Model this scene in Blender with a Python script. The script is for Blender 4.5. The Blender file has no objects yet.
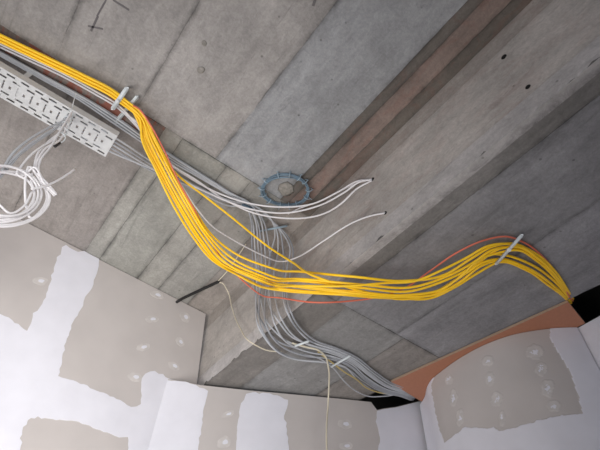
import bpy, bmesh, math, random
from mathutils import Vector, Matrix, noise
from mathutils.bvhtree import BVHTree
random.seed(7)
C = bpy.context.scene.collection
# ------------------------------------------------------------------ camera
FPX = 467.0
PITCH, ROLL, AZ = math.radians(49.911), math.radians(2.869), math.radians(35.383)
CAM_Z = 1.40
_F = Vector((0, math.cos(PITCH), math.sin(PITCH)))
_U = Vector((0, -math.sin(PITCH), math.cos(PITCH)))
_X = Vector((1, 0, 0))
CX = _X*math.cos(ROLL) + _U*math.sin(ROLL)
CU = -_X*math.sin(ROLL) + _U*math.cos(ROLL)
CAM = Vector((0, 0, CAM_Z))
cd = bpy.data.cameras.new('camera'); cam = bpy.data.objects.new('camera', cd); C.objects.link(cam)
cd.sensor_width = 36; cd.lens = FPX/600*36; cd.clip_start = 0.02
cam.matrix_world = Matrix(((CX.x, CU.x, -_F.x, 0), (CX.y, CU.y, -_F.y, 0), (CX.z, CU.z, -_F.z, CAM_Z), (0, 0, 0, 1)))
bpy.context.scene.camera = cam

def ray(px, py):
    return ((px-300)*CX - (py-225)*CU + FPX*_F).normalized()
S = 1.25
HS = 1.5*S            # slab underside above the camera
HB = 1.09*S           # beam underside above the camera
ZS, ZB = CAM_Z+HS, CAM_Z+HB
BD = Vector((-math.sin(AZ), math.cos(AZ), 0))   # along the beam
AD = Vector((math.cos(AZ), math.sin(AZ), 0))    # across the beam
UP = Vector((0, 0, 1))
def rp(px, py, p0, n):
    d = ray(px, py); return CAM + d*((p0-CAM).dot(n)/d.dot(n))
def on_z(px, py, z): return rp(px, py, Vector((0, 0, z)), UP)
def loc(p): return Vector((p.dot(AD), p.dot(BD), p.z))     # world -> (v,u,z)
def wor(v, u, z): return AD*v + BD*u + UP*z

V_TOP, V_BOT = 0.735*S, 0.760*S       # beam side face, top and bottom
side_n = (wor(V_TOP, 0, ZS)-wor(V_BOT, 0, ZB)).cross(BD).normalized()
if side_n.dot(AD) > 0: side_n = -side_n
# walls
wa0, wa1 = on_z(33, 225, ZS), on_z(207, 314, ZS)
wa_dir = (wa1-wa0).normalized(); wa_n = wa_dir.cross(UP).normalized()
if (CAM-wa0).dot(wa_n) < 0: wa_n = -wa_n
wb0, wb1 = on_z(173, 379, ZB), on_z(390, 402, ZB)
wb_dir = (wb1-wb0).normalized(); wb_n = wb_dir.cross(UP).normalized()
if (CAM-wb0).dot(wb_n) < 0: wb_n = -wb_n

def surf(px, py, wallA=False, wallB=True):
    d = ray(px, py); ts = []
    p = on_z(px, py, ZS); 
    if d.z > 0 and p.dot(AD) <= V_TOP+.001: ts.append((p-CAM).length)
    if d.dot(side_n) < 0:
        p = rp(px, py, wor(V_TOP, 0, ZS), side_n)
        if ZB-.001 <= p.z <= ZS+.001: ts.append((p-CAM).length)
    if d.z > 0:
        p = on_z(px, py, ZB)
        if p.dot(AD) >= V_BOT-.001: ts.append((p-CAM).length)
    for flag, p0, n in ((wallA, wa0, wa_n), (wallB, wb0, wb_n)):
        if flag and d.dot(n) < 0: ts.append((rp(px, py, p0, n)-CAM).length)
    return min(ts)
def P(px, py, off):           # a point `off` metres in front of whatever concrete lies there
    return CAM + ray(px, py)*(surf(px, py)-off)

# ------------------------------------------------------------------ materials
def srgb(r, g, b):
    f = lambda c: (c/255/12.92) if c/255 <= .04045 else ((c/255+.055)/1.055)**2.4
    return (f(r), f(g), f(b), 1)
def newmat(name):
    m = bpy.data.materials.new(name); m.use_nodes = True
    nt = m.node_tree; b = nt.nodes['Principled BSDF']; return m, nt, b
def N(nt, t, **k):
    n = nt.nodes.new(t)
    for a, v in k.items():
        if a in n.inputs: n.inputs[a].default_value = v
        else: setattr(n, a, v)
    return n
def simple(name, col, rough=.5, metal=0, var=.08, scale=40, bump=0.0):
    m, nt, b = newmat(name)
    tc = N(nt, 'ShaderNodeTexCoord'); nz = N(nt, 'ShaderNodeTexNoise'); nz.inputs['Scale'].default_value = scale
    nz.inputs['Detail'].default_value = 4
    nt.links.new(tc.outputs['Object'], nz.inputs['Vector'])
    mr = N(nt, 'ShaderNodeMapRange'); mr.inputs['To Min'].default_value = 1-var; mr.inputs['To Max'].default_value = 1+var
    mr.inputs['From Min'].default_value = .3; mr.inputs['From Max'].default_value = .7
    nt.links.new(nz.outputs['Fac'], mr.inputs['Value'])
    mx = N(nt, 'ShaderNodeVectorMath', operation='SCALE'); mx.inputs[0].default_value = col[:3]
    nt.links.new(mr.outputs[0], mx.inputs['Scale']); nt.links.new(mx.outputs[0], b.inputs['Base Color'])
    b.inputs['Roughness'].default_value = rough; b.inputs['Metallic'].default_value = metal
    if bump:
        bp = N(nt, 'ShaderNodeBump'); bp.inputs['Strength'].default_value = bump; bp.inputs['Distance'].default_value = .003
        nt.links.new(nz.outputs['Fac'], bp.inputs['Height']); nt.links.new(bp.outputs[0], b.inputs['Normal'])
    return m

def concrete():
    m, nt, b = newmat('board_marked_concrete'); L = nt.links.new
    tc = N(nt, 'ShaderNodeTexCoord'); at = N(nt, 'ShaderNodeAttribute', attribute_name='tone'); st = N(nt, 'ShaderNodeAttribute', attribute_name='stain')
    def tex(scale3, scale, detail=6, rough=.6, dist=0.0):
        mp = N(nt, 'ShaderNodeMapping'); mp.inputs['Scale'].default_value = scale3
        L(tc.outputs['Object'], mp.inputs['Vector'])
        n = N(nt, 'ShaderNodeTexNoise'); n.inputs['Scale'].default_value = scale; n.inputs['Detail'].default_value = detail
        n.inputs['Roughness'].default_value = rough; n.inputs['Distortion'].default_value = dist
        L(mp.outputs[0], n.inputs['Vector']); return n.outputs['Fac']
    def rng(x, a, b_, c, d):
        r = N(nt, 'ShaderNodeMapRange'); r.inputs['From Min'].default_value = a; r.inputs['From Max'].default_value = b_
        r.inputs['To Min'].default_value = c; r.inputs['To Max'].default_value = d; L(x, r.inputs['Value']); return r.outputs[0]
    def mul(x, y):
        r = N(nt, 'ShaderNodeMath', operation='MULTIPLY'); L(x, r.inputs[0]); L(y, r.inputs[1]); return r.outputs[0]
    streak = tex((1, .07, 1), 38, 5, .65, .3)
    streak2 = tex((1, .04, 1), 12, 3, .5, .2)
    mott = tex((1, .6, 1), 5, 6, .62, .6)
    fine = tex((1, 1, 1), 90, 5, .7)
    grain = tex((1, .8, 1), 24, 6, .75, .8)
    f = mul(rng(streak, .3, .7, .93, 1.07), rng(mott, .3, .7, .82, 1.16))
    big = tex((1, .8, 1), 1.7, 5, .6, .8); f = mul(f, rng(big, .35, .65, .90, 1.09))
    f = mul(f, rng(fine, .3, .7, .87, 1.12)); f = mul(f, rng(streak2, .3, .7, .93, 1.07)); f = mul(f, rng(grain, .32, .68, .86, 1.14))
    # dark scuffs that follow the formwork grain
    scf = tex((1, .10, 1), 16, 8, .7, 1.2)
    f = mul(f, rng(scf, .58, .72, 1.0, .70))
    vo = N(nt, 'ShaderNodeTexVoronoi', feature='F1'); vo.inputs['Scale'].default_value = 11; vo.inputs['Randomness'].default_value = 1
    L(tc.outputs['Object'], vo.inputs['Vector'])
    pores = rng(vo.outputs['Distance'], .035, .07, .6, 1.0); 
    f = mul(f, pores)
    dt = N(nt, 'ShaderNodeAttribute', attribute_name='dirt')
    dn_ = rng(tex((1, .45, 1), 9, 7, .75, 1.0), .42, .62, 0.05, .55)
    dm = mul(dt.outputs['Fac'], dn_); inv = N(nt, 'ShaderNodeMath', operation='SUBTRACT'); inv.inputs[0].default_value = 1; L(dm, inv.inputs[1])
    f = mul(f, inv.outputs[0])
    sc = N(nt, 'ShaderNodeVectorMath', operation='SCALE'); L(at.outputs['Color'], sc.inputs[0]); L(f, sc.inputs['Scale'])
    # pale lime bloom patches
    bl = rng(tex((1, .35, 1), 3.1, 7, .7, .8), .56, .70, 0, .32)
    m1 = N(nt, 'ShaderNodeMix', data_type='RGBA'); L(bl, m1.inputs['Factor']); L(sc.outputs[0], m1.inputs['A']); m1.inputs['B'].default_value = srgb(176, 172, 168)
    # warm stain
    sm = mul(rng(tex((1, .5, 1), 13, 7, .7, 1.0), .50, .58, 0, .8), st.outputs['Fac'])
    m2 = N(nt, 'ShaderNodeMix', data_type='RGBA'); L(sm, m2.inputs['Factor']); L(m1.outputs['Result'], m2.inputs['A']); m2.inputs['B'].default_value = srgb(150, 84, 66)
    L(m2.outputs['Result'], b.inputs['Base Color']); b.inputs['Roughness'].default_value = .82
    bp = N(nt, 'ShaderNodeBump'); bp.inputs['Strength'].default_value = .5; bp.inputs['Distance'].default_value = .004
    L(f, bp.inputs['Height']); L(bp.outputs[0], b.inputs['Normal'])
    return m
M_CON = concrete()
M_MARK = simple('dark_scrawl', srgb(110, 106, 107), .9)
M_HOLE = simple('dark_hole', srgb(18, 17, 16), .9)
M_GYP = simple('plasterboard', srgb(196, 190, 187), .85, var=.05, scale=5)
M_WHITE = simple('joint_compound', srgb(227, 227, 235), .75, var=.035, scale=9, bump=.25)
M_DAB = simple('filler_dab', srgb(204, 199, 196), .75, var=.10, scale=30, bump=.3)
M_EDGE = simple('board_core', srgb(120, 112, 104), .9)
M_MDF = simple('fibreboard', srgb(178, 122, 96), .7, var=.04, scale=60)
M_MDFE = simple('fibreboard_edge', srgb(176, 150, 128), .8, var=.06, scale=60)
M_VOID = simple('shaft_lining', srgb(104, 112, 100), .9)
M_YEL = simple('yellow_sheath', srgb(255, 206, 30), .42, var=.05, scale=20)
M_YEL2 = simple('pale_yellow_sheath', srgb(192, 172, 112), .42, var=.05, scale=20)
M_GREY = simple('grey_sheath', srgb(184, 187, 192), .45, var=.07, scale=20)
M_GREYD = simple('dusty_grey_sheath', srgb(158, 161, 167), .5, var=.07, scale=20)
M_WC = simple('white_sheath', srgb(226, 224, 226), .4, var=.03, scale=20)
M_CREAM = simple('cream_sheath', srgb(214, 206, 184), .45, var=.04, scale=20)
M_RED = simple('salmon_sheath', srgb(218, 112, 88), .45, var=.05, scale=20)
M_BLACK = simple('black_conduit', srgb(38, 36, 36), .5, var=.1, scale=60)
M_GALV = simple('galvanised_steel', srgb(205, 206, 206), .55, .25, var=.08, scale=30)
M_BLUE = simple('blue_grey_plastic', srgb(108, 130, 146), .45, var=.2, scale=30)
M_CLIP = simple('grey_plastic', srgb(216, 222, 224), .5, var=.08, scale=40)
M_FLOOR = simple('screed', srgb(150, 145, 138), .9, var=.1, scale=3)

# ------------------------------------------------------------------ helpers
def link(name, bm, mats, parent=None, smooth=False, rot=None):
    me = bpy.data.meshes.new(name); bm.normal_update(); bm.to_mesh(me); bm.free()
    for mm in (mats if isinstance(mats, (list, tuple)) else [mats]): me.materials.append(mm)
    if smooth: me.polygons.foreach_set('use_smooth', [True]*len(me.polygons))
    o = bpy.data.objects.new(name, me); C.objects.link(o)
    if parent: o.parent = parent
    if rot is not None: o.rotation_euler = (0, 0, rot)
    return o
def tag(o, label=None, cat=None, group=None, kind=None):
    if label: o['label'] = label
    if cat: o['category'] = cat
    if group: o['group'] = group
    if kind: o['kind'] = kind
    return o
def empty(name, p):
    o = bpy.data.objects.new(name, None); C.objects.link(o); o.location = p; o.empty_display_size = .05; return o
def prism(bm, pts, n, th, mi=0, side_mi=None):
    """solid slab: outline pts (front face), thickness th backwards along -n"""
    f = [bm.verts.new(p) for p in pts]; k = [bm.verts.new(p - n*th) for p in pts]
    a = bm.faces.new(f); c = bm.faces.new(list(reversed(k))); a.material_index = mi; c.material_index = mi
    for i in range(len(f)):
        j = (i+1) % len(f)
        q = bm.faces.new((f[i], k[i], k[j], f[j])); q.material_index = mi if side_mi is None else side_mi
    return a
def boxpts(bm, o, ax, ay, az, mi=0):
    """box from corner o spanned by three vectors"""
    v = [bm.verts.new(o + ax*i + ay*j + az*k) for k in (0, 1) for j in (0, 1) for i in (0, 1)]
    for q in ((0, 2, 3, 1), (4, 5, 7, 6), (0, 1, 5, 4), (2, 6, 7, 3), (0, 4, 6, 2), (1, 3, 7, 5)):
        f = bm.faces.new([v[i] for i in q]); f.material_index = mi
def bar(bm, p0, p1, w, t, up, mi=0, bevel=0):
    d = (p1-p0); x = d.normalized(); y = up.cross(x).normalized(); z = x.cross(y)
    n0 = len(bm.verts)
    boxpts(bm, p0 - y*w/2 - z*t/2, d, y*w, z*t, mi)
def spline(pts, seg=8):
    out = []
    n = len(pts)
    for i in range(n-1):
        p0 = pts[max(i-1, 0)]; p1 = pts[i]; p2 = pts[i+1]; p3 = pts[min(i+2, n-1)]
        # centripetal-ish tangents
        def tang(a, b, c):
            da = (b-a).length; dc = (c-b).length
            if da < 1e-6: return (c-b)/max(dc, 1e-6)
            if dc < 1e-6: return (b-a)/da
            return ((b-a)/da*dc + (c-b)/dc*da)/(da+dc)
        L_ = (p2-p1).length; t1 = tang(p0, p1, p2)*L_; t2 = tang(p1, p2, p3)*L_
        for k in range(seg):
            t = k/seg; a = t*t; b = a*t
            out.append(p1*(2*b-3*a+1) + t1*(b-2*a+t) + p2*(-2*b+3*a) + t2*(b-a))
    out.append(pts[-1]); return out
def tube(bm, path, r, n=8, mi=0, closed=False, wob=0):
    T = []
    m = len(path)
    for i in range(m):
        if closed: a, b = path[i-1], path[(i+1) % m]
        else: a, b = path[max(i-1, 0)], path[min(i+1, m-1)]
        T.append((b-a).normalized())
    nrm = T[0].orthogonal().normalized(); rings = []
    for i in range(m):
        nrm = (nrm - T[i]*nrm.dot(T[i])).normalized(); bn = T[i].cross(nrm)
        rings.append([bm.verts.new(path[i] + (nrm*math.cos(2*math.pi*k/n) + bn*math.sin(2*math.pi*k/n))*r) for k in range(n)])
    for i in range(m if closed else m-1):
        A, B = rings[i], rings[(i+1) % m]
        for k in range(n):
            f = bm.faces.new((A[k], A[(k+1) % n], B[(k+1) % n], B[k])); f.smooth = True; f.material_index = mi
    if not closed:
        bm.faces.new(list(reversed(rings[0]))).material_index = mi; bm.faces.new(rings[-1]).material_index = mi
def project0(p):
    q = p-CAM; z = q.dot(_F); return (300+FPX*q.dot(CX)/z, 225-FPX*q.dot(CU)/z) if z > .05 else (0, 0)
def cable(label, cat, pts3, r, mat, group=None, name='cable', seg=8):
    if project0(pts3[0])[0] < -30 and pts3[0].z > ZS-.2: pts3 = [pts3[0]-AD*1.3+BD*.02] + pts3     # the run carries on along the ceiling
    bm = bmesh.new(); tube(bm, spline(pts3, seg), r, 10)
    return tag(link(name, bm, mat), label, cat, group)
def W(lst): return [P(*q) for q in lst]
def lift(pts):   # draw the lowest strands of the sag together
    out = []
    for x, y, d in pts:
        lim = 290.5 if x < 320 else 290.5+(x-320)*.085 if x < 400 else 297
        w_ = max(0, min(1, (x-225)/30))*max(0, min(1, (480-x)/30))
        out.append((x, y-(3.2+max(0, y-3.2-lim)*.6)*w_ if y > 276 else y, d))
    return out

# ------------------------------------------------------------------ concrete slab and beam (local v,u,z; turned by AZ)
TONES = {}
DL = {}
def panel_face(bm, tl, sl, c00, c10, c11, c01, n, tone, stain, rag=.0012, margin=.02, th=.012, dirt=1.0):
    """c00-c10 runs across the board, c00-c01 along it; ragged long edges, grimy margins"""
    dl = bm.verts.layers.float['dirt']
    wd = max((c10-c00).length, .001); ln = (c01-c00).length
    m = min(margin/wd, .3); ss = [0, m, .5, 1-m, 1]
    k = max(2, int(ln/.035)); mt = min(margin/ln, .3)
    tt = [0, mt] + [x/k for x in range(1, k) if mt < x/k < 1-mt] + [1-mt, 1]
    ax = (c10-c00).normalized(); ay = (c01-c00).normalized(); G_ = []
    for t in tt:
        row_ = []
        for q in ss:
            p = (c00.lerp(c10, q)).lerp(c01.lerp(c11, q), t)
            if q in (0, 1): p = p + ax*rag*2*(noise.noise(p*22)+.7*noise.noise(p*70))
            if t in (0, 1): p = p + ay*rag*2*noise.noise(p*40)
            v = bm.verts.new(p); v[dl] = dirt if (q in (0, 1) or t in (0, 1)) else 0; row_.append(v)
        G_.append(row_)
    new = []
    for a in range(len(tt)-1):
        for b in range(len(ss)-1):
            new.append(bm.faces.new((G_[a][b], G_[a][b+1], G_[a+1][b+1], G_[a+1][b])))
    rim = [G_[0][b] for b in range(len(ss))] + [G_[a][-1] for a in range(1, len(tt))] + [G_[-1][b] for b in range(len(ss)-2, -1, -1)] + [G_[a][0] for a in range(len(tt)-2, 0, -1)]
    back = [bm.verts.new(v.co - n*th) for v in rim]
    for v in back: v[dl] = 1
    for a in range(len(rim)):
        b = (a+1) % len(rim); new.append(bm.faces.new((rim[a], back[a], back[b], rim[b])))
    for f in new: f[tl] = tone; f[sl] = stain
def cell(bm, tl, sl, v0, v1, u0, u1, z, tone, stain=0, gap=.0015, depth=None, side=None, rag=.0012):
    """a formwork panel imprint on a horizontal face"""
    d = random.uniform(0, .0025) if depth is None else depth
    e0 = e1 = v1
    if side: e0, e1 = side(u0), side(u1)
    panel_face(bm, tl, sl, Vector((v0+gap, u0+gap, z+d)), Vector((e0-gap, u0+gap, z+d)), Vector((e1-gap, u1-gap, z+d)), Vector((v0+gap, u1-gap, z+d)), Vector((0, 0, -1)), tone, stain, rag)
def newc():
    bm = bmesh.new(); bm.verts.layers.float.new('dirt'); return bm, bm.faces.layers.float_color.new('tone'), bm.faces.layers.float.new('stain')
def backing(bm, tl, pts, n, th, tone):
    k = len(bm.faces); prism(bm, pts, n, th); bm.faces.ensure_lookup_table()
    for f in bm.faces[k:]: f[tl] = tone
T_MID = srgb(157, 153, 150); T_LIGHT = srgb(156, 157, 159); T_FAR = srgb(152, 149, 145); T_FAR2 = srgb(156, 154, 148)
T_GROOVE = srgb(96, 93, 90)
# ceiling
bm, tl, sl = newc()
s = S
near = [(-3.2, -1.6, T_MID), (-1.6, -.8, srgb(154, 150, 148)), (-.8, -.33, T_MID), (-.33, -.04, srgb(156, 152, 149)), (-.04, .285, srgb(160, 156, 153)), (.285, .588, T_LIGHT)]
for v0, v1, t in near:
    cell(bm, tl, sl, v0*s, v1*s, -3.0*s, .973*s, ZS, t, gap=.0005, depth=.003 if v0 == .285 else None, rag=.0016 if v0 < .2 else .001)
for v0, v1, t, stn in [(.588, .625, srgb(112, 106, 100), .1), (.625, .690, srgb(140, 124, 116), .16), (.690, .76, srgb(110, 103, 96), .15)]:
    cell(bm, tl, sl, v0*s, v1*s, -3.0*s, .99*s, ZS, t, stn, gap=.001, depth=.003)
# row running past the tray
for v0, v1, t in [(-3.2, -1.4, T_FAR), (-1.4, -.62, srgb(150, 147, 144)), (-.62, -.25, srgb(150, 144, 140)), (-.25, .075, srgb(146, 140, 136)), (.075, .145, T_FAR2), (.145, .336, srgb(150, 149, 143)), (.336, .447, T_FAR2), (.447, .61, srgb(152, 150, 145)), (.61, .76, srgb(150, 143, 137))]:
    if v0 < .07:
        cell(bm, tl, sl, v0*s, v1*s, .973*s, 1.055*s, ZS, srgb(128, 118, 112), 1 if v0 > -1.5 else .2, gap=.0006)
        cell(bm, tl, sl, v0*s, v1*s, 1.055*s, 2.3*s, ZS, t, .0, gap=.0007)
    else:
        cell(bm, tl, sl, v0*s, v1*s, .973*s, 2.3*s, ZS, t, gap=.0008 if v0 not in (.145,) else .0015)
backing(bm, tl, [Vector((v*s, u*s, ZS+.005)) for v, u in ((-3.2, -3), (2.6, -3), (2.6, 2.3), (-3.2, 2.3))], Vector((0, 0, -1)), .22, T_GROOVE)
ceil_o = link('ceiling', bm, M_CON, rot=AZ); 
ceil_o['kind'] = 'structure'
# scrawled cross, mason's marks and rough patches stay on the slab as raised smears of their own
def smear(px, w, mat, name, label, parent):
    pass
bm = bmesh.new()
dn = Vector((0, 0, -1))
def stroke(a, b, w):
    p0 = on_z(*a, ZS-.0005); p1 = on_z(*b, ZS-.0005); bar(bm, p0, p1, w, .0015, UP)
for a, b, w in [((88, 26), (103, 29), .007), ((98, 16), (91, 31), .008), ((106, 0), (97, 16), .006), ((113, 0), (129, 10), .007), ((313, 6), (316, -3), .010)]:
    stroke(a, b, w)
mk = link('scrawled_mark', bm, M_MARK, ceil_o); mk.matrix_parent_inverse = Matrix.Rotation(AZ, 4, 'Z').inverted()
mk['label'] = 'dark scrawled cross on the concrete'
# a lump of mortar and a few specks on the slab
def lump(px, py, r, mat, label, z=None, flat=.35, parent=ceil_o):
    p = on_z(px, py, ZS) if z is None else on_z(px, py, z)
    b_ = bmesh.new(); bmesh.ops.create_icosphere(b_, subdivisions=3, radius=r)
    for v in b_.verts:
        v.co *= 1 + .3*noise.noise(v.co*60+p*9); v.co.z *= flat; v.co += p
    o = link('mortar_lump', b_, mat, parent, True); o.matrix_parent_inverse = Matrix.Rotation(AZ, 4, 'Z').inverted(); return o
M_MORT = simple('mortar', srgb(142, 138, 132), .9, var=.25, scale=60)
lump(201, 70, .016, M_MORT, ''); lump(204, 43, .011, M_MORT, ''); lump(286, 189, .04, M_MORT, '', flat=.25); lump(276, 178, .012, M_MORT, '')

# beam
bm, tl, sl = newc()
E0, E1 = loc(on_z(390, 385.5, ZB)), loc(on_z(586, 292, ZB))
def edge(u): t = (u-E0.y)/(E1.y-E0.y); return E0.x + (E1.x-E0.x)*t
g = HB/1.2*1.0      # the lines below were measured at height 1.2
T_U = srgb(140, 139, 142)  # underside tones kept darker than the side face, shade put into the colour
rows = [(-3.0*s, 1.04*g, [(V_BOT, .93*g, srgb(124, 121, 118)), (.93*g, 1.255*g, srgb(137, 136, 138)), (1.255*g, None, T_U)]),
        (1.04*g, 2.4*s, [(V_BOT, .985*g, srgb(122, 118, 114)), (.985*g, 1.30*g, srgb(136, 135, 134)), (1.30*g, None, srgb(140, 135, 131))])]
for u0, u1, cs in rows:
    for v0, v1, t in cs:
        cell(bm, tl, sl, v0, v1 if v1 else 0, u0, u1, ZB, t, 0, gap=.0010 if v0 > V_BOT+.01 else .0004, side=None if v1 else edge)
# solid core
core = [Vector((V_BOT+.003, -3*s, ZB+.006)), Vector((edge(-3*s)-.003, -3*s, ZB+.006)), Vector((edge(2.4*s)-.003, 2.4*s, ZB+.006)), Vector((V_BOT+.003, 2.4*s, ZB+.006))]
backing(bm, tl, core, Vector((0, 0, -1)), ZS-ZB+.1, srgb(96, 93, 90))
# side face, two formwork lengths with a fine joint
zj = ZB + (ZS-ZB)*.5
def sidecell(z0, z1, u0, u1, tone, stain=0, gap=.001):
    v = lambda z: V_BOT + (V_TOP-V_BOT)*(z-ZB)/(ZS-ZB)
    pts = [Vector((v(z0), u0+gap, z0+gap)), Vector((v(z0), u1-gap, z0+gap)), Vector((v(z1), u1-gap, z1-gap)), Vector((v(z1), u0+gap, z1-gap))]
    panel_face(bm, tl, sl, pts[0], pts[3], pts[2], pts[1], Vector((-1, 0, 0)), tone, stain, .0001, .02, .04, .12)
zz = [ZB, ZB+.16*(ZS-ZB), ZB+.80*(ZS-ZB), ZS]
for k, t in enumerate([srgb(182, 178, 176), srgb(176, 170, 164), srgb(158, 151, 144)]):  # paler than the underside: light from the left put into the tones
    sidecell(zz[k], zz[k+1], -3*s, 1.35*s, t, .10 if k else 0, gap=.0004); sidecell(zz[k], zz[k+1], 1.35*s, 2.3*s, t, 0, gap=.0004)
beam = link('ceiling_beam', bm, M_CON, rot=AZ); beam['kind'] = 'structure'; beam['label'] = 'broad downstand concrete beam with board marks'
# tie holes in the beam side
def on_side(px, py, off=0): return rp(px, py, wor(V_TOP, 0, ZS), side_n) + side_n*off
for px, py, r in ((504, 57, .011), (528, 87, .009), (372.5, 179.5, .010), (385.5, 213, .008)):
    p = on_side(px, py); b_ = bmesh.new(); q = side_n.to_track_quat('Z', 'Y').to_matrix().to_4x4()
    bmesh.ops.create_circle(b_, cap_ends=True, segments=14, radius=r); 
    rr = bmesh.ops.extrude_face_region(b_, geom=b_.faces[:])
    for v in [x for x in rr['geom'] if isinstance(x, bmesh.types.BMVert)]: v.co.z += .0012
    for v in b_.verts: v.co *= 1 + .12*noise.noise(v.co*200+p)
    b_.transform(Matrix.Translation(p+side_n*.0003) @ q)
    o = link('tie_hole', b_, M_HOLE, beam); o.matrix_parent_inverse = Matrix.Rotation(AZ, 4, 'Z').inverted(); o['label'] = 'dark formwork tie hole'

# ------------------------------------------------------------------ walls
def ragged(pts, amp=2.0, step=4.0, seed=0, keep=()):
    out = []
    n = len(pts)
    for i in range(n):
        a, b = pts[i], pts[(i+1) % n]; out.append(a)
        if i in keep: continue
        L_ = math.hypot(b[0]-a[0], b[1]-a[1]); k = int(L_/step)
        for j in range(1, k):
            t = j/k; x = a[0]+(b[0]-a[0])*t; y = a[1]+(b[1]-a[1])*t
            d = amp*(noise.noise(Vector((x*.25, y*.25, seed*7.1))) + .6*noise.noise(Vector((x*.8, y*.8, seed*3.3))))
            out.append((x-(b[1]-a[1])/L_*d, y+(b[0]-a[0])/L_*d))
    return out
def patch(bm, px, p0, n, off, mi, th=.0015):
    prism(bm, [rp(x, y, p0, n)+n*off for x, y in px], n, th, mi)
def dab(bm, cx, cy, w, h, ang, p0, n, mi=2, seed=0):
    pts = []
    ca, sa = math.cos(math.radians(ang)), math.sin(math.radians(ang))
    for k in range(22):
        a = 2*math.pi*k/22; r = 1 + .28*noise.noise(Vector((math.cos(a)*1.3, math.sin(a)*1.3, seed+cx)))
        x, y = math.cos(a)*w/2*r, math.sin(a)*h/2*r
        pts.append((cx+x*ca-y*sa, cy+x*sa+y*ca))
    patch(bm, pts, p0, n, .0012, mi, .0012)
    patch(bm, [(cx+(x-cx)*.4+w*.08, cy+(y-cy)*.4) for x, y in pts], p0, n, .0022, 1, .001)
def wall_poly(bm, p0, d, n, s0, s1, z0, z1, th, mi=0):
    a = p0 + d*s0; b = p0 + d*s1
    prism(bm, [Vector((a.x, a.y, z0)), Vector((b.x, b.y, z0)), Vector((b.x, b.y, z1)), Vector((a.x, a.y, z1))], n, th, mi, 3)
# left wall: plasterboard up to the slab, its end running down beside the beam
bm = bmesh.new()
top = [on_z(207, 314, ZS-.004)]
endp = [rp(205.5, 315, wa0, wa_n), rp(196.5, 386, wa0, wa_n), rp(191, 430, wa0, wa_n)]
L0 = wa0 - wa_dir*2.2
cornerA = None
# where the two walls meet
M2 = Matrix(((wa_dir.x, -wb_dir.x), (wa_dir.y, -wb_dir.y))); rhs = Vector((wb0.x-wa0.x, wb0.y-wa0.y)); sol = M2.inverted() @ rhs
corner = wa0 + wa_dir*sol[0]; 
pts = [Vector((L0.x, L0.y, ZS-.004)), Vector((L0.x, L0.y, 0))]
lowp = Vector((endp[1].x, endp[1].y, 0))
pts += [lowp, endp[1], Vector((endp[0].x, endp[0].y, ZS-.004))]
prism(bm, pts, wa_n, .0125, 0, 3)
whiteA = [(62, 247), (66, 245), (78, 252), (84, 251), (99, 259), (97, 273), (92, 288), (85, 297), (83, 306), (73, 322), (66, 342), (62, 362), (58, 376),
          (80, 384), (100, 392), (120, 400), (131, 407), (141, 404), (141, 391), (142, 378), (150, 371.5), (163, 374), (176, 381),
          (187, 450), (192, 510), (127, 510), (128, 437), (115, 436), (100, 430), (75, 421), (45, 418), (31, 418), (23, 427), (20, 450), (17, 510),
          (-330, 510), (-300, 290), (-70, 296), (-30, 300), (0, 314), (12, 320), (27, 331), (32, 320), (33, 313), (40, 307), (48, 290), (54, 268)]
patch(bm, ragged(whiteA, 2.2, 3.5, 1, keep=(22, 23, 24, 33, 34, 35)), wa0, wa_n, .0015, 1)
for i, (x, y, w, h, a) in enumerate([(40, 281, 15, 8, 5), (157, 295, 13, 7, 20), (185, 317, 12, 9, 45), (152, 319, 13, 7, 5), (180, 342, 11, 7, 50), (143, 347, 13, 8, -8), (174, 366, 13, 7, 35), (135, 377, 15, 9, 20)]):
    dab(bm, x, y, w, h, a, wa0, wa_n, seed=i)
wl = link('wall_left', bm, [M_GYP, M_WHITE, M_DAB, M_EDGE]); wl['kind'] = 'structure'
# middle wall
bm = bmesh.new()
WBP = wb0 + wb_n*0.0
def wbp(x, y): return rp(x, y, wb0, wb_n)
topline = [(173, 379.5), (200, 385), (250, 390.5), (300, 395), (340, 398.7), (371, 402), (377, 410), (384, 408.5), (396, 407), (410, 403.5), (424, 400), (450, 394)]
pts = [wbp(*q) for q in topline]
pts = [Vector((corner.x, corner.y, pts[0].z))] + pts[1:]
last = pts[-1]
outline = pts + [Vector((last.x, last.y, 0)), Vector((corner.x, corner.y, 0))]
prism(bm, outline, wb_n, .0125, 0, 3)
patch(bm, ragged([(164, 380.5), (186, 381.8), (196, 385), (208, 391), (206, 400), (203, 412), (201, 430), (198, 450), (192, 500), (110, 500), (130, 450)], 1.6, 3.5, 3, keep=(8, 9, 10)), wb0, wb_n, .0015, 1)
patch(bm, ragged([(246, 394), (252, 392.5), (270, 393.5), (281, 397), (288, 400), (287, 408), (284, 416), (287, 430), (289, 450), (292, 500), (228, 500), (236, 450), (237, 427), (239, 412), (244, 400)], 1.8, 3.5, 4, keep=(8, 9, 10)), wb0, wb_n, .0015, 1)
patch(bm, ragged([(377, 411), (384, 409.3), (396, 407.6), (410, 404), (424, 400.6), (449, 395), (455, 500), (379, 500), (378, 450), (380, 438), (377, 425)], 1.6, 3.5, 5, keep=(0, 1, 2, 3, 4, 5, 6, 7)), wb0, wb_n, .0015, 1)
for i, (x, y, w, h, a) in enumerate([(228, 414, 13, 6, -18), (224, 442, 15, 11, -25), (345, 424, 15, 9, 8), (346, 446, 14, 8, 0), (371, 378, 0.1, 0.1, 0)][:4]):
    dab(bm, x, y, w, h, a, wb0, wb_n, seed=i+9)
wb = link('wall_back', bm, [M_GYP, M_WHITE, M_DAB, M_EDGE]); wb['kind'] = 'structure'
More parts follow.
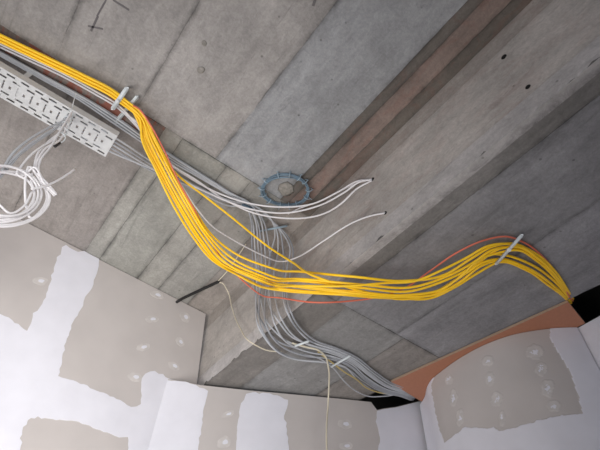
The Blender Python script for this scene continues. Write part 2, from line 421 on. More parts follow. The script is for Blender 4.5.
# fibreboard closing the shaft under the beam
ZP = ZB-.001; PT = .012
pp = [on_z(*q, ZP) for q in ((390, 380.5), (567, 300), (584, 321), (425, 402))]
bm = bmesh.new()
zc = [Vector((p.x, p.y, ZP-PT)) for p in pp]
prism(bm, zc, Vector((0, 0, -1)), PT, 0, 1)
panel = link('ceiling_panel', bm, [M_MDF, M_MDFE])
tag(panel, 'reddish-brown fibreboard panel above the curved wall', 'panel')
# curved wall
arcpx = [(424.5, 406), (425, 397.5), (427, 387.5), (432.5, 378.5), (441, 371.5), (453, 362.5), (467, 353.7), (487, 343.5), (510, 335.3), (533, 330.7), (557, 328), (577, 327.5)]
ZT = ZP-PT-.001
arc3 = [on_z(*q, ZT) for q in arcpx]
arc3[0] = arc3[1] + (arc3[1]-arc3[2]).normalized()*.05 + BD*.03
sm = spline(arc3, 14)
# smooth the arc a little
for _ in range(30): sm = [sm[0]] + [(sm[i-1]+sm[i]*2+sm[i+1])/4 for i in range(1, len(sm)-1)] + [sm[-1]]
# resample evenly
Ls = [0]
for i in range(1, len(sm)): Ls.append(Ls[-1]+(sm[i]-sm[i-1]).length)
NA, NZ = 230, 190
def arc_at(t):
    x = t*Ls[-1]
    for i in range(1, len(sm)):
        if Ls[i] >= x: return sm[i-1].lerp(sm[i], (x-Ls[i-1])/(Ls[i]-Ls[i-1]))
    return sm[-1]
AP = [arc_at(i/NA) for i in range(NA+1)]
AN = []
for i in range(NA+1):
    t = (AP[min(i+1, NA)]-AP[max(i-1, 0)]).normalized(); n = t.cross(UP)
    if (CAM-AP[i]).dot(n) < 0 and i > 20: n = -n
    AN.append(n)
if AN[0].dot(AN[30]) < -.2: AN = [(-n if n.dot(AN[30]) < -.2 else n) for n in AN]
def project(p):
    q = p-CAM; z = q.dot(_F); return 300+FPX*q.dot(CX)/z, 225-FPX*q.dot(CU)/z
def inside(x, y, poly):
    c = False; j = len(poly)-1
    for i in range(len(poly)):
        (a, b), (d, e) = poly[i], poly[j]
        if (b > y) != (e > y) and x < (d-a)*(y-b)/(e-b)+a: c = not c
        j = i
    return c
gyp = ragged([(431, 385), (436, 372), (448, 360), (466, 350), (491, 340), (520, 330), (549.5, 326), (550, 338), (556, 349), (563, 360), (572, 375), (577, 392), (583, 414), (568, 415), (550, 417), (530, 423), (512, 428), (500, 431), (494, 427), (483, 428), (465, 427), (455, 434), (444, 443), (437, 420), (433, 400)], 1.6, 3, 11)
cdabs = [(488, 361, 12, 10), (449, 379, 8, 11), (453.5, 398, 8, 17), (460, 418, 7, 17), (490, 379, 10, 14), (497, 399, 11, 15), (502, 418, 6, 15), (535, 352, 18, 14), (541, 369, 11, 15), (548, 388, 12, 18), (554, 406, 14, 11)]
def cw_mat(x, y):
    if not inside(x, y, gyp): return 1, .002
    for i, (a, b, w, h) in enumerate(cdabs):
        r = math.hypot((x-a)/(w/2), (y-b)/(h/2)) + .35*noise.noise(Vector((x*.22, y*.22, i)))
        if r < .30 + .5*noise.noise(Vector((x*.5, y*.5, i+5))): return 1, .0018
        if r < 1: return 2, .0015
    return 0, 0
Zlo = ZT-.62
bm = bmesh.new(); G = []
for i in range(NA+1):
    col_ = []
    for j in range(NZ+1):
        p = AP[i].copy(); p.z = ZT + (Zlo-ZT)*j/NZ
        x, y = project(p); mi, off = cw_mat(x, y)
        col_.append(bm.verts.new(p + AN[i]*off))
    p = AP[i].copy(); p.z = 0; col_.append(bm.verts.new(p)); G.append(col_)
for i in range(NA):
    for j in range(NZ+1):
        f = bm.faces.new((G[i][j], G[i+1][j], G[i+1][j+1], G[i][j+1])); f.smooth = True
        c = f.calc_center_median(); f.material_index = cw_mat(*project(c))[0] if j < NZ else 1
# back skin gives the board its thickness
B1 = [bm.verts.new(AP[i]-AN[i]*.0125) for i in range(NA+1)]
B0 = [bm.verts.new(Vector((B1[i].co.x, B1[i].co.y, 0))) for i in range(NA+1)]
for i in range(NA):
    bm.faces.new((B1[i], B0[i], B0[i+1], B1[i+1])).material_index = 3
    bm.faces.new((G[i][0], B1[i], B1[i+1], G[i+1][0])).material_index = 3
bmesh.ops.recalc_face_normals(bm, faces=bm.faces)
wc = link('wall_curved', bm, [M_GYP, M_WHITE, M_DAB, M_EDGE]); wc['kind'] = 'structure'; wc['label'] = 'curved plasterboard wall with filler dabs'
# right wall, all skimmed
r0 = on_z(577, 328.5, ZT); r1 = on_z(600, 313, ZT); rd = (r1-r0).normalized()
rd = (-BD*.75 + rd*.25).normalized()
rn = rd.cross(UP).normalized()
if (CAM-r0).dot(rn) < 0: rn = -rn
bm = bmesh.new()
wall_poly(bm, Vector((r0.x, r0.y, 0)), rd, rn, -.01, 4.4, 0, ZT, .0125, 0)
wr = link('wall_right', bm, [M_WHITE, M_WHITE, M_WHITE, M_EDGE]); wr['kind'] = 'structure'
# shaft behind the beam: lining boards above and behind the gap
bm = bmesh.new()
eu0, eu1 = 3.2*s/1.4, -3*s
def wv(v, u, z): return wor(v, u, z)
vb = 2.35*s
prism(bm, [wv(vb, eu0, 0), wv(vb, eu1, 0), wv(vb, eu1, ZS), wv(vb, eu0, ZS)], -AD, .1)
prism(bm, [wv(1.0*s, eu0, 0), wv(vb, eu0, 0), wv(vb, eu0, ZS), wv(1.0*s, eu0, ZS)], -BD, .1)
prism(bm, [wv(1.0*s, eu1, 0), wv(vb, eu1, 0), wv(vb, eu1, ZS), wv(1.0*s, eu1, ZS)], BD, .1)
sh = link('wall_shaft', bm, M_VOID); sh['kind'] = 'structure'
# floor
bm = bmesh.new(); fl = 3.2*s
prism(bm, [wv(-fl, -fl, 0), wv(fl, -fl, 0), wv(fl, fl, 0), wv(-fl, fl, 0)], UP, .15)
floor = link('floor', bm, M_FLOOR); floor['kind'] = 'structure'

# ------------------------------------------------------------------ cable tray
HT = HS-.11; k_ = HT/1.5
ta = [loc(on_z(x, y, CAM_Z+HT)) for x, y in ((0, 68), (116, 134), (108, 157), (0, 98))]
u_in = (ta[0].y+ta[1].y)/2; u_out = (ta[2].y+ta[3].y)/2; v_end = (ta[1].x+ta[2].x)/2
tray = empty('cable_tray', wor(v_end, (u_in+u_out)/2, CAM_Z+HT))
tag(tray, 'perforated galvanised steel cable tray fixed under the concrete ceiling', 'cable tray')
Wd = u_out-u_in; Tz = CAM_Z+HT; vs = v_end-1.7
bm = bmesh.new()
def quad(v0, v1, u0, u1):
    bm.faces.new([bm.verts.new(wor(v0, u0, Tz)), bm.verts.new(wor(v1, u0, Tz)), bm.verts.new(wor(v1, u1, Tz)), bm.verts.new(wor(v0, u1, Tz))])
per = .056
def row(w0, w1, holes):     # holes: (start, end) within one period, fractions
    u0, u1 = u_in+Wd*w0, u_in+Wd*w1; x = vs; cuts = []
    k = 0
    while vs+k*per < v_end-per*.6:
        for a, b in holes: cuts.append((vs+(k+a)*per, vs+(k+b)*per))
        k += 1
    cur = vs
    for a, b in sorted(cuts):
        if a > cur: quad(cur, a, u0, u1)
        cur = b
    quad(cur, v_end, u0, u1)
dash = [(.12, .68)]; dash2 = [(.62, 1.18)]
row(0, .06, []); row(.06, .125, dash); row(.125, .20, []); row(.20, .265, dash2); row(.265, .34, [])
row(.34, .45, [(.05, .16)]); row(.45, .55, [(.05, .16), (.50, .66)]); row(.55, .66, [(.05, .16)]); row(.66, .735, [])
row(.735, .80, dash); row(.80, .875, []); row(.875, .94, dash2); row(.94, 1, [])
bed = link('tray_bed', bm, M_GALV); bed.parent = tray; bed.matrix_parent_inverse = Matrix.Translation(-tray.location)
so = bed.modifiers.new('thickness', 'SOLIDIFY'); so.thickness = .0015
for nm, u in (('tray_flange', u_in), ('tray_flange', u_out)):
    bm = bmesh.new()
    boxpts(bm, wor(vs, u-.0012, Tz-.0012), AD*(v_end-vs), BD*.0024, UP*.032)
    sg = 1 if u == u_in else -1
    boxpts(bm, wor(vs, u-(.0 if sg > 0 else .008), Tz+.0308), AD*(v_end-vs), BD*.008, UP*.003)
    o = link(nm, bm, M_GALV, tray); o.matrix_parent_inverse = Matrix.Translation(-tray.location)
# hanger brackets carrying the tray from the slab
for vv in (v_end-.42, v_end-1.3):
    bm = bmesh.new()
    for u in (u_in+.012, u_out-.012): boxpts(bm, wor(vv, u-.003, Tz+.002), AD*.02, BD*.006, UP*(ZS-Tz-.002))
    boxpts(bm, wor(vv, u_in+.009, Tz+.002), AD*.02, BD*(Wd-.018), UP*.003)
    o = link('hanger_bracket', bm, M_GALV, tray); o.matrix_parent_inverse = Matrix.Translation(-tray.location)

# ------------------------------------------------------------------ grey cables
GR = .0041
# a) along the ceiling between tray and yellow cables, then down the beam
def offs(base, seq):
    """shift a pixel path sideways (positive = to the right of travel); seq gives (sideways, depth) per point"""
    out = []
    for i, (x, y, d) in enumerate(base):
        a = base[max(i-1, 0)]; b = base[min(i+1, len(base)-1)]
        dx, dy = b[0]-a[0], b[1]-a[1]; L_ = math.hypot(dx, dy)
        o = seq[i] if isinstance(seq, list) else seq
        out.append((x-dy/L_*o, y+dx/L_*o, d))
    return out
lead = [(-40, 28, .02), (0, 51, .02), (40, 74, .02), (80, 97, .02), (115, 121, .02)]
mid = [(140, 138, .02), (170, 158, .022), (200, 176, .025), (228, 193, .03)]
lab_g = 'grey cable running beside the tray, along the ceiling and down the beam'
tails = [   # from the clip at (250,205) down over the beam and into the shaft
 [(246, 204, .03), (250, 215, .05), (252, 245, .10), (254, 275, .10), (256, 300, .07), (262, 322, .05), (276, 340, .05), (300, 349, .04), (328, 356, .03), (348, 364, .03), (365, 378, .03), (385, 390, .025), (404, 395, .01), (414, 399, -.03)],
 [(247, 203, .03), (254, 216, .05), (258, 245, .10), (259, 275, .10), (262, 305, .07), (270, 326, .05), (285, 340, .05), (305, 347, .04), (330, 353, .03), (350, 361, .03), (367, 374, .03), (387, 387, .025), (405, 393, .01), (416, 397, -.03)],
 [(247, 205, .035), (256, 218, .06), (261, 245, .12), (262, 275, .12), (259, 305, .09), (263, 332, .07), (277, 350, .06), (300, 360, .05), (328, 363, .04), (346, 368, .03), (362, 380, .03), (383, 392, .025), (402, 396, .01), (413, 400, -.03)],
 [(248, 202, .03), (258, 214, .05), (264, 240, .09), (266, 270, .10), (268, 300, .07), (279, 322, .05), (292, 337, .05), (311, 345, .04), (333, 351, .03), (352, 359, .03), (370, 373, .03), (389, 386, .025), (406, 391, .01), (416, 395, -.03)],
 [(249, 204, .03), (262, 218, .05), (268, 240, .10), (270, 270, .12), (265, 300, .10), (268, 330, .08), (284, 348, .06), (306, 356, .05), (331, 359, .035), (349, 366, .03), (364, 379, .03), (384, 391, .025), (403, 395.5, .01), (414, 399, -.03)],
 [(247, 206, .03), (252, 220, .05), (255, 248, .12), (257, 278, .13), (256, 305, .11), (260, 330, .09), (272, 347, .08), (294, 359, .06), (322, 362, .045), (343, 366, .035), (358, 380, .03), (378, 392, .02), (400, 396, .01), (411, 400, -.03)],
]
hl = [(252, 205, .03), (272, 221, .04), (282, 228, .045)]
tails2 = [
 hl[:2] + [(281, 231, .05), (290, 248, .08), (287, 268, .09), (283, 290, .07), (287, 312, .05), (298, 330, .04), (312, 342, .035), (334, 349, .03), (354, 358, .03), (372, 372, .03), (390, 384, .025), (408, 390, .01), (418, 394, -.03)],
 hl[:2] + [(284, 232, .05), (293, 250, .08), (291, 270, .09), (287, 292, .07), (291, 312, .05), (302, 330, .04), (316, 341, .035), (336, 348, .03), (356, 357, .03), (374, 371, .03), (392, 383, .025), (409, 389, .01), (418, 393, -.03)],
 hl[:2] + [(277, 232, .05), (278, 250, .08), (274, 272, .10), (275, 296, .08), (281, 318, .06), (294, 336, .05), (309, 345, .04), (332, 352, .03), (351, 360, .03), (369, 374, .03), (388, 387, .025), (406, 392, .01), (416, 396, -.03)],
 hl[:2] + [(280, 232, .05), (283, 250, .08), (284, 272, .09), (285, 296, .07), (289, 315, .05), (300, 332, .04), (314, 343, .035), (335, 350, .03), (355, 359, .03), (373, 373, .03), (391, 385, .025), (408, 391, .01), (418, 395, -.03)],
 hl[:2] + [(275, 233, .05), (271, 252, .10), (268, 275, .12), (270, 300, .10), (275, 325, .08), (289, 344, .06), (308, 352, .05), (331, 356, .035), (350, 363, .03), (366, 377, .03), (386, 389, .025), (404, 394, .01), (415, 398, -.03)],
]
# six leave the ceiling run beside the tray, five leave the tray's open end
for i, t in enumerate(tails):
    o = (-4 + i*1.35)
    seq = [o*.55+2.5, o*.55+2.5, o*.6+2, o*.7+1, o, o*.9, o*.8, o*.6, o*.4]
    pts = offs(lead+mid, seq)
    pts = [(x, y, d + (.012 if i % 2 else 0)) for x, y, d in pts]
    cable(lab_g, 'cable', W(pts+t), GR, M_GREY if i % 2 else M_GREYD, 'grey cables running along the ceiling and down the beam')
lab_t = 'grey cable leaving the open tray end and hanging down past the beam'
for i, t in enumerate(tails2):
    vv = u_in + Wd*(.18+.15*i)
    a = [wor(v_end-1.0, vv, Tz+.012), wor(v_end-.25, vv, Tz+.010), wor(v_end+.01, vv, Tz+.012)]
    o = 1 + i*2.2
    m_ = offs([(152, 160, .05), (180, 176, .04), (205, 190, .035), (230, 200, .03)], [o*1.3, o*.9, o*.6, o*.35])
    if i == 4: m_ = offs([(152, 168, .05), (180, 182, .05), (205, 195, .05), (230, 206, .04)], [1, 0, 0, 0])
    cable(lab_t, 'cable', a+W(m_+t), GR*.95, M_GREY if i % 2 == 0 else M_GREYD, 'grey cables leaving the tray end')
# loose tails near the shaft
cable('loose pale grey cable sagging lowest below the strapped bundle near the shaft', 'cable', W([(300, 354, .04), (318, 358, .045), (333, 368, .05), (344, 381, .06), (356, 391, .05), (370, 396.5, .03), (386, 396, .02), (402, 394, -.01), (413, 398, -.04)]), .0032, M_GREY)
cable('short yellowish cable sagging under the strapped grey bundle near the shaft', 'cable', W([(318, 352, .03), (334, 364, .045), (343, 371, .045), (356, 379, .045), (367, 388, .04), (383, 393, .02), (402, 393, -.01), (413, 397, -.04)]), .0038, M_YEL2)

# ------------------------------------------------------------------ yellow cables
YR = .0051
Lq = [(-40, 18), (0, 38), (50, 62), (85, 79), (112, 93), (124, 102)]
Ld = [.05, .05, .05, .05, .045, .045]
def lead_y(o, dd): return [(x, y+o, d+dd) for (x, y), d in zip(Lq, Ld)]
body = {
 'a': (-3.5, 0, [(137, 119, .07), (145, 143, .12), (158, 170, .18), (176, 203, .26), (196, 236, .33), (217, 262, .36), (246, 281, .36), (292, 293, .30), (345, 299, .22), (400, 304, .18), (432, 302, .15), (456, 289, .12), (476, 274, .08), (500, 262, .045), (526, 270, .05), (548, 285, .04), (563, 296, .01), (570, 304, -.05)]),
 'b': (-2, .01, [(139, 117, .07), (148, 140, .12), (163, 170, .18), (181, 201, .26), (202, 235, .33), (224, 262, .36), (256, 279, .36), (305, 290, .30), (357, 295, .22), (408, 298, .18), (440, 293, .15), (463, 277, .12), (484, 262, .08), (502, 259, .045), (527, 268, .05), (550, 283, .04), (564, 295, .01), (571, 303, -.05)]),
 'c': (-.5, 0, [(141, 116, .07), (151, 139, .12), (167, 170, .18), (185, 202, .26), (205, 234, .33), (228, 260, .36), (262, 276, .36), (310, 285, .30), (362, 291, .22), (412, 294, .18), (444, 284, .14), (470, 268, .10), (488, 255, .07), (504, 255, .045), (530, 264, .04), (552, 279, .03), (565, 293, .01), (571, 302, -.05)]),
 'd': (.8, .012, [(140, 118, .07), (146, 141, .12), (160, 169, .18), (179, 204, .26), (200, 238, .33), (221, 263, .36), (251, 280, .36), (298, 290, .31), (350, 296, .23), (404, 300, .19), (437, 297, .16), (460, 284, .12), (481, 266, .08), (501, 260, .05), (525, 267, .055), (549, 282, .045), (562, 294, .015), (569, 303, -.05)]),
 'e': (2, 0, [(142, 115, .07), (153, 137, .12), (170, 170, .18), (188, 202, .26), (207, 233, .33), (232, 258, .36), (266, 274, .36), (312, 283, .30), (364, 288, .22), (414, 290, .18), (448, 279, .14), (474, 262, .10), (492, 250, .07), (508, 247, .04), (532, 255, .035), (553, 273, .03), (566, 290, .01), (572, 300, -.05)]),
 'f': (3.4, .01, [(139, 118, .08), (142, 140, .14), (155, 168, .20), (172, 203, .28), (193, 237, .34), (212, 260, .37), (240, 278, .37), (286, 295, .31), (338, 301, .22), (396, 302, .17), (430, 297, .14), (455, 283, .11), (478, 263, .08), (499, 249, .055), (519, 247, .045), (540, 260, .04), (557, 277, .03), (566, 290, .01), (571, 301, -.05)]),
 'g': (-3, .014, [(143, 115, .07), (155, 138, .12), (173, 172, .17), (192, 205, .24), (211, 234, .30), (236, 254, .33), (268, 267, .33), (305, 272, .29), (355, 280, .22), (406, 284, .18), (444, 275, .14), (472, 258, .10), (491, 247, .07), (510, 243.5, .04), (533, 252, .03), (554, 270, .025), (567, 289, .01), (573, 299, -.05)]),
}
ylab = {
 'a': 'yellow cable on the lower edge of the bundle, sagging lowest under the beam',
 'b': None, 'c': None, 'd': None,
 'e': 'yellow cable on the upper edge of the bundle at the right clamp',
 'f': 'yellow cable on the outer left edge where the bundle drops from the ceiling clamp',
 'g': 'yellow cable standing off above the bundle in the bend over the grey cables',
}
for k, (o, dd, pts) in body.items():
    cable(ylab[k] or 'yellow cable in the middle of the sagging yellow bundle', 'cable', W(lead_y(o, dd)+lift(pts)), YR, M_YEL, 'sagging yellow cables')
# pale one that leaves the bundle and cuts diagonally across
cable('yellow cable leaving the bundle and cutting diagonally across the grey cables', 'cable',
      W(lead_y(3.5, .02)+[(140, 116, .06), (150, 133, .09), (165, 161, .12), (182, 179, .14), (203, 195, .16), (230, 216, .19), (262, 242, .24), (292, 262, .27), (322, 279, .25), (362, 291, .21), (408, 299, .18), (438, 292, .15), (462, 275, .12), (480, 259, .09), (498, 253, .065), (516, 250, .05), (537, 261, .04), (556, 279, .03), (565, 291, .01), (571, 301, -.05)]), YR*.95, M_YEL, 'sagging yellow cables')
cable('yellow cable topping the bundle between the beam edge and the right clamp', 'cable',
      W(lead_y(.2, .022)+[(141, 117, .08), (149, 140, .13), (164, 171, .19), (182, 204, .27), (203, 237, .34), (226, 263, .38), (258, 279, .38), (308, 286, .32), (348, 286, .24), (385, 283, .20), (415, 281, .18), (440, 271, .15), (466, 258, .11), (488, 246, .08), (508, 244, .05), (531, 253, .04), (552, 271, .035), (565, 288, .01), (571, 299, -.05)]), YR*.95, M_YEL, 'sagging yellow cables')
# salmon cable
cable('thin salmon-red cable weaving through the yellow bundle', 'cable',
      W([(112, 96, .03), (126, 103, .04), (139, 109, .085), (151, 126, .12), (163, 148, .15), (178, 180, .21), (195, 211, .28), (210, 240, .28), (226, 264, .27), (250, 287, .28), (285, 298.5, .24), (318, 302.5, .20), (350, 301, .16), (378, 297, .13), (405, 288, .10), (430, 271, .08), (458, 252, .06), (482, 241, .045), (505, 236.5, .03), (525, 243, .02), (545, 259, .02), (560, 279, .015), (569, 296, .0), (573, 301, -.05)]), .0034, M_RED)

# ------------------------------------------------------------------ white cables
cable('white cable along the lower side of the yellow run, ending in a beam hole', 'cable',
      W([(-40, 24, .05), (0, 44, .05), (30, 58, .05), (60, 72, .05), (95, 91, .045), (118, 105, .045), (137, 125, .05), (160, 158, .07), (185, 181, .08), (215, 196, .09), (250, 209, .10), (285, 213, .11), (318, 206, .12), (345, 192, .09), (362, 181, .04), (372, 180, .002)]), .0042, M_WC, 'white cables arching to the beam hole')
for k, l in enumerate([
    [(0, 47, .03), (30, 61, .035), (60, 75, .035), (95, 94, .035), (118, 108, .035), (140, 130, .04), (165, 160, .05), (190, 178, .06), (218, 193, .07), (248, 203, .08), (280, 207, .09), (312, 204, .09), (338, 192, .08), (358, 181, .04), (372, 179.5, .002)],
    [(120, 110, .035), (137, 122, .05), (155, 148, .06), (172, 165, .07), (196, 180, .07), (222, 198, .07), (254, 213, .10), (290, 218.5, .12), (320, 215, .12), (342, 203, .10), (358, 188, .06), (372, 180.5, .002)]]):
    cable('white cable arching from the ceiling run to the beam hole', 'cable', W(l), .0042, M_WC, 'white cables arching to the beam hole')
cable('thin white cable rising from below the blue-grey coil to the beam hole', 'cable', W([(288, 214, .05), (298, 209, .05), (315, 203, .05), (340, 191, .05), (358, 183, .03), (372, 179.5, .002)]), .003, M_WC, 'white cables arching to the beam hole')
cable('single white cable dipping lowest and ending in the lower beam hole', 'cable',
      W([(160, 155, .06), (178, 180, .10), (198, 210, .13), (212, 226, .14), (235, 241, .15), (262, 255, .16), (283, 261.5, .15), (300, 256, .13), (325, 240, .10), (352, 223, .06), (370, 216, .03), (385, 213, .002)]), .0036, M_WC)
cable('cream cable hanging straight down in front of the back wall', 'cable',
      W([(292, 343, .06), (306, 347, .06), (318, 350, .06), (325, 356, .065), (328.5, 368, .09), (329, 385, .12), (328, 405, .15), (326.5, 430, .17), (327, 460, .18), (328, 500, .19)]), .0042, M_CREAM)
cable('thin white cable looping from the black conduit end down to the grey bundle', 'cable',
      W([(216, 283, .05), (222, 283, .06), (227, 290, .08), (232, 308, .08), (240, 328, .08), (252, 343, .06), (266, 350, .05), (282, 352, .04)]), .003, M_CREAM)
cable('short thin wire running from the conduit mouth up behind the yellow bundle', 'cable',
      W([(217, 282, .045), (222, 277, .05), (229, 269, .05), (238, 256, .04), (246, 244, .03)]), .0025, M_CREAM)
# black conduit
bm = bmesh.new(); path = spline(W([(174, 304, .03), (180, 300, .035), (190, 295, .045), (205, 288, .05), (219, 281.5, .05)]), 40)
dense = path; n = 10
T0 = None
tube(bm, dense, .0075, 12)
for i in range(0, len(dense)-1, 2):
    d = (dense[i+1]-dense[i]); tube(bm, [dense[i], dense[i]+d.normalized()*.0022], .0086, 12)
tag(link('conduit', bm, M_BLACK, smooth=False), 'short black corrugated conduit sticking out above the left wall', 'conduit')

# ------------------------------------------------------------------ white coil hanging from the tray
tie = on_z(69, 116, Tz-.012)
hn = Vector((-tie.x, -tie.y, 0)).normalized()
def Q(px, py, off=0): 
    p = rp(px, py, tie, hn); return p + hn*off
def QQ(l): return [Q(*q) for q in l]
gc = 'loosely coiled white cables hanging from the tray'
def loop(cx, cy, rx_, ry_, a0, turns, drift, ph, n=14):
    out = []
    for k in range(int(turns*n)+1):
        a = math.radians(a0) + 2*math.pi*k/n; t = k/(turns*n)
        w_ = 1 + .05*math.sin(2*a+ph) + drift*math.sin(a*.5+ph)
        out.append((cx + rx_*w_*math.cos(a) + 1.5*math.sin(a*1.5+ph), cy + ry_*w_*math.sin(a) + 1.2*math.cos(a*.7+ph), .004+.02*t*math.cos(ph)))
    return out
coils = [
 [(72, 112, 0), (68, 122, 0), (60, 132, 0), (48, 142, 0), (37, 155, 0), (34, 168, 0)] + loop(2, 193, 32, 26, 335, 1.6, .05, .3),
 [(71, 112, .006), (64, 124, .006), (52, 141, .006), (40, 148, .006), (28, 158, .006), (20, 168, .006)] + loop(0, 195, 36, 27, 300, 1.7, .07, 1.9),
 [(71, 113, .012), (66, 126, .012), (57, 143, .012), (44, 150, .012), (37, 160, .012), (34, 170, .012), (40, 186, .012)] + loop(6, 198, 42, 27, 350, 1.15, .04, 3.1) + [(28, 170, .02), (38, 184, .02), (52, 199, .02)],
 [(70, 114, .018), (60, 130, .018), (47, 151, .018), (38, 163, .018), (36, 172, .018)] + loop(4, 199, 45, 27, 345, .9, .03, 4.4) + [(30, 172, .03), (40, 188, .03), (52, 199, .03), (44, 189, .03), (33, 178, .03)],
]
for k, l in enumerate(coils):
    cable('white cable in the loose coil hanging from the tray', 'cable', QQ(l), .0040, M_WC, gc)
cable('white cable strand inside the lower part of the hanging coil', 'cable', QQ([(-20, 214, .01), (-6, 204, .01), (8, 215, .012), (22, 208, .015), (29, 195, .02)]), .0038, M_WC)
cable('straight white cable end poking out right of the hanging coil', 'cable', QQ([(27, 193.5, .03), (38, 192, .035), (48, 188, .035), (60, 181, .03), (71, 173, .025)]), .0042, M_WC)
gg = 'grey cables hanging left of the coil'
for k, l in enumerate([[(72, 108), (66, 118), (50, 126), (30, 138), (14, 152), (4, 168), (-8, 190)], [(73, 110), (64, 121), (48, 131), (28, 145), (12, 160), (0, 176)], [(72, 112), (60, 124), (40, 138), (22, 152), (10, 166), (-6, 184)]]):
    cable('grey cable sweeping down left from the tray knot behind the coil', 'cable', [Q(x, y, -.012-.006*k) for x, y in l], .0045, M_GREY, gg)
# knot tying them to the tray
bm = bmesh.new()
kp = []
for j in range(16*5+1):
    k = j/16; c = Q(70-k*2.0, 113+k*5.6); ax = (Q(60, 135)-Q(70, 112)).normalized(); e1 = ax.cross(hn).normalized(); a = 2*math.pi*k
    kp.append(c + e1*math.cos(a)*.014 + hn*math.sin(a)*.018)
tube(bm, kp, .0022, 6)
tag(link('cable_tie', bm, M_CLIP), 'pale twisted tie binding the hanging cables to the tray', 'cable tie')
cable('thin wire sticking up above the tray edge from the knot', 'wire', [Q(71, 113), on_z(73, 104, Tz-.01), on_z(76, 93, Tz+.03)], .0016, M_GALV, name='wire')
bm = bmesh.new(); bar(bm, Q(54, 147, .005), Q(59, 143.5, .005), .012, .014, hn)
bmesh.ops.bevel(bm, geom=bm.edges[:], offset=.002, segments=2, affect='EDGES')
tag(link('clip', bm, M_BLACK), 'small black clip on the hanging cables under the tray', 'clip')

# ------------------------------------------------------------------ blue-grey coil on the ceiling
bm = bmesh.new()
c0 = on_z(285.5, 190.5, ZS-.018)
ex = (on_z(309, 190, ZS-.018)-on_z(262, 190, ZS-.018))/2; ey = (on_z(286, 175, ZS-.018)-on_z(286, 206, ZS-.018))/2
rx, ry = ex.length, ey.length; ex.normalize(); ey = (ey - ex*ey.dot(ex)).normalized()
coil = empty('cable_coil', c0); tag(coil, 'round blue-grey coil of thin cable fixed to the ceiling near the beam', 'coil')
for k in range(8):
    ph = random.uniform(0, 6.3); pr = []
    dr = random.uniform(-.010, .008); dz = random.uniform(-.012, .010)
    for j in range(64):
        a = 2*math.pi*j/64
        w = 1 + .018*math.sin(3*a+ph)
        pr.append(c0 + ex*math.cos(a)*(rx+dr)*w + ey*math.sin(a)*(ry+dr)*w + UP*(dz+.004*math.sin(2*a+ph)))
    tube(bm, pr, .0028, 6, closed=True)
o = link('winding', bm, M_BLUE, coil); o.matrix_parent_inverse = Matrix.Translation(-c0)
M_BLUEL = simple('pale_blue_tie', srgb(150, 168, 180), .45, var=.15, scale=30)
for k in range(13):
    a = 2*math.pi*k/13 + random.uniform(-.12, .12); bm = bmesh.new()
    ctr = c0 + ex*math.cos(a)*rx + ey*math.sin(a)*ry; rad = (ex*math.cos(a)+ey*math.sin(a)).normalized()
    tube(bm, [ctr + rad*math.cos(b)*.015 + UP*math.sin(b)*.015 for b in [2*math.pi*j/12 for j in range(12)]], .0024, 6, closed=True)
    tail = ctr + rad*.015; 
    tube(bm, [tail, tail+rad*random.uniform(.004, .014)-UP*.004], .0018, 6)
    o = link('tie', bm, M_BLUEL, coil); o.matrix_parent_inverse = Matrix.Translation(-c0)

# ------------------------------------------------------------------ clamps, straps
def strap(name, label, cat, a, b, w, t, mat, bolt=None, foot=True):
    p0, p1 = P(*a), P(*b)
    e = empty(name, (p0+p1)/2); tag(e, label, cat)
    inv = Matrix.Translation(-e.location); m = (p0+p1)/2; view = (CAM-m).normalized()
    bm = bmesh.new(); bar(bm, p0, p1, w, t, view)
    bmesh.ops.bevel(bm, geom=bm.edges[:], offset=min(w, t)*.28, segments=2, affect='EDGES')
    o = link('band', bm, mat, e, True); o.matrix_parent_inverse = inv
    if foot:
        for q, (x, y, d) in ((p0, a), (p1, b)):
            bm = bmesh.new(); r = ray(x, y); bar(bm, q, q + r*d*.96, w*.7, t*.7, CU)
            o = link('foot', bm, mat, e); o.matrix_parent_inverse = inv
    if bolt:
        bm = bmesh.new(); q = P(*bolt); bmesh.ops.create_cone(bm, cap_ends=True, segments=6, radius1=.008, radius2=.008, depth=.012)
        bm.transform(Matrix.Translation(q) @ view.to_track_quat('Z', 'Y').to_matrix().to_4x4())
        o = link('bolt', bm, M_GALV, e); o.matrix_parent_inverse = inv
    return e
strap('cable_clamp', 'pale grey clamp gripping the yellow cables beside the tray end', 'clamp', (112.5, 109, .07), (127, 88, .07), .018, .012, M_CLIP, bolt=(117, 101, .086))
strap('ceiling_rod', 'light grey rod behind the yellow cables beside the tray end', 'rod', (114, 124, .02), (138, 96, .02), .017, .017, M_CLIP, foot=False)
strap('cable_clamp', 'slim light grey clamp holding the yellow cables under the beam near the shaft', 'clamp', (496, 264, .075), (522, 235, .075), .012, .010, M_CLIP, bolt=(509, 250, .083))
strap('cable_strap', 'pale blue-grey strap across the grey bundle, nearer the shaft', 'strap', (331, 367, .06), (350, 356, .05), .010, .004, M_CLIP)
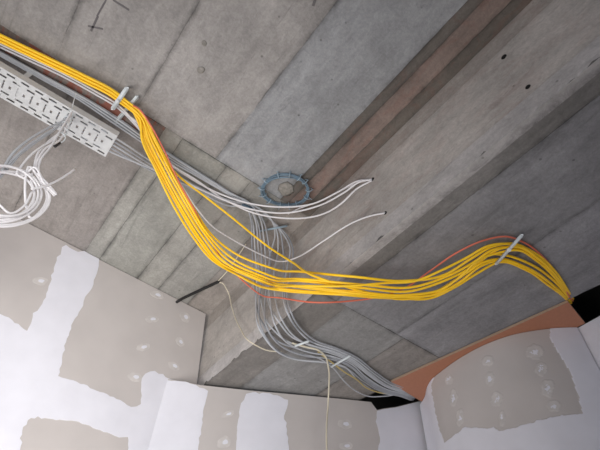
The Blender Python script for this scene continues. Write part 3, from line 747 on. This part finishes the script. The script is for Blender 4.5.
strap('cable_strap', 'short pale strap across the grey bundle just below the beam edge', 'strap', (295, 346, .075), (309, 341, .065), .010, .004, M_CLIP)
strap('cable_tie', 'blue-grey tie gathering the grey cables just below the round coil', 'cable tie', (260, 231, .055), (287, 226, .055), .010, .005, M_BLUEL)
strap('cable_clip', 'small blue clip where the grey cables turn down towards the beam', 'clip', (243, 205, .05), (252, 209, .05), .016, .012, M_BLUE)

# ------------------------------------------------------------------ light
w = bpy.data.worlds.new('world'); bpy.context.scene.world = w; w.use_nodes = True
nt = w.node_tree; bg = nt.nodes['Background']; bg.inputs['Color'].default_value = (.92, .96, 1.12, 1); bg.inputs['Strength'].default_value = .43
def area(name, p, target, sx, sy, power, col, spread=180):
    l = bpy.data.lights.new(name, 'AREA'); l.shape = 'RECTANGLE'; l.size = sx; l.size_y = sy; l.energy = power; l.color = col; l.spread = math.radians(spread)
    o = bpy.data.objects.new(name, l); C.objects.link(o); o.location = p
    o.rotation_euler = (Vector(target)-Vector(p)).to_track_quat('-Z', 'Y').to_euler(); return o
WARM = (1, .975, .955)
area('fill_light_behind', (1.2, -2.0, 1.1), (-1.6, 1.3, 2.0), 1.2, 1.0, 10.5, WARM, 60)  # added area light brightening the left wall; there is no window here
area('fill_light_left', (-2.2, .6, .4), (-.9, 1.6, 3.0), 1.2, 1.0, 9, WARM, 80)  # added fill aimed up at the far left ceiling, no lamp stands there
area('fill_light_low', (-1.3, -.3, .4), (-1.0, 1.2, 3.2), 1.2, 1.0, 7, WARM, 160)  # added wide fill lifting the left slab from below, not a fixture
area('fill_light_floor', (-.5, .2, .3), (-.3, 1.7, 3.0), 1.2, 1.0, 5.5, WARM, 70)  # added narrow upward fill for the beam's far end, with no real source
area('fill_light_wall', (0, 0, 1.0), (-1.1, 1.7, 2.2), 1.2, 1.0, 4.5, WARM, 60)  # added fill below the camera to brighten the left wall
sc = bpy.context.scene
sc.view_settings.view_transform = 'Standard'; sc.view_settings.look = 'None'; sc.view_settings.gamma = 1; sc.view_settings.exposure = 0
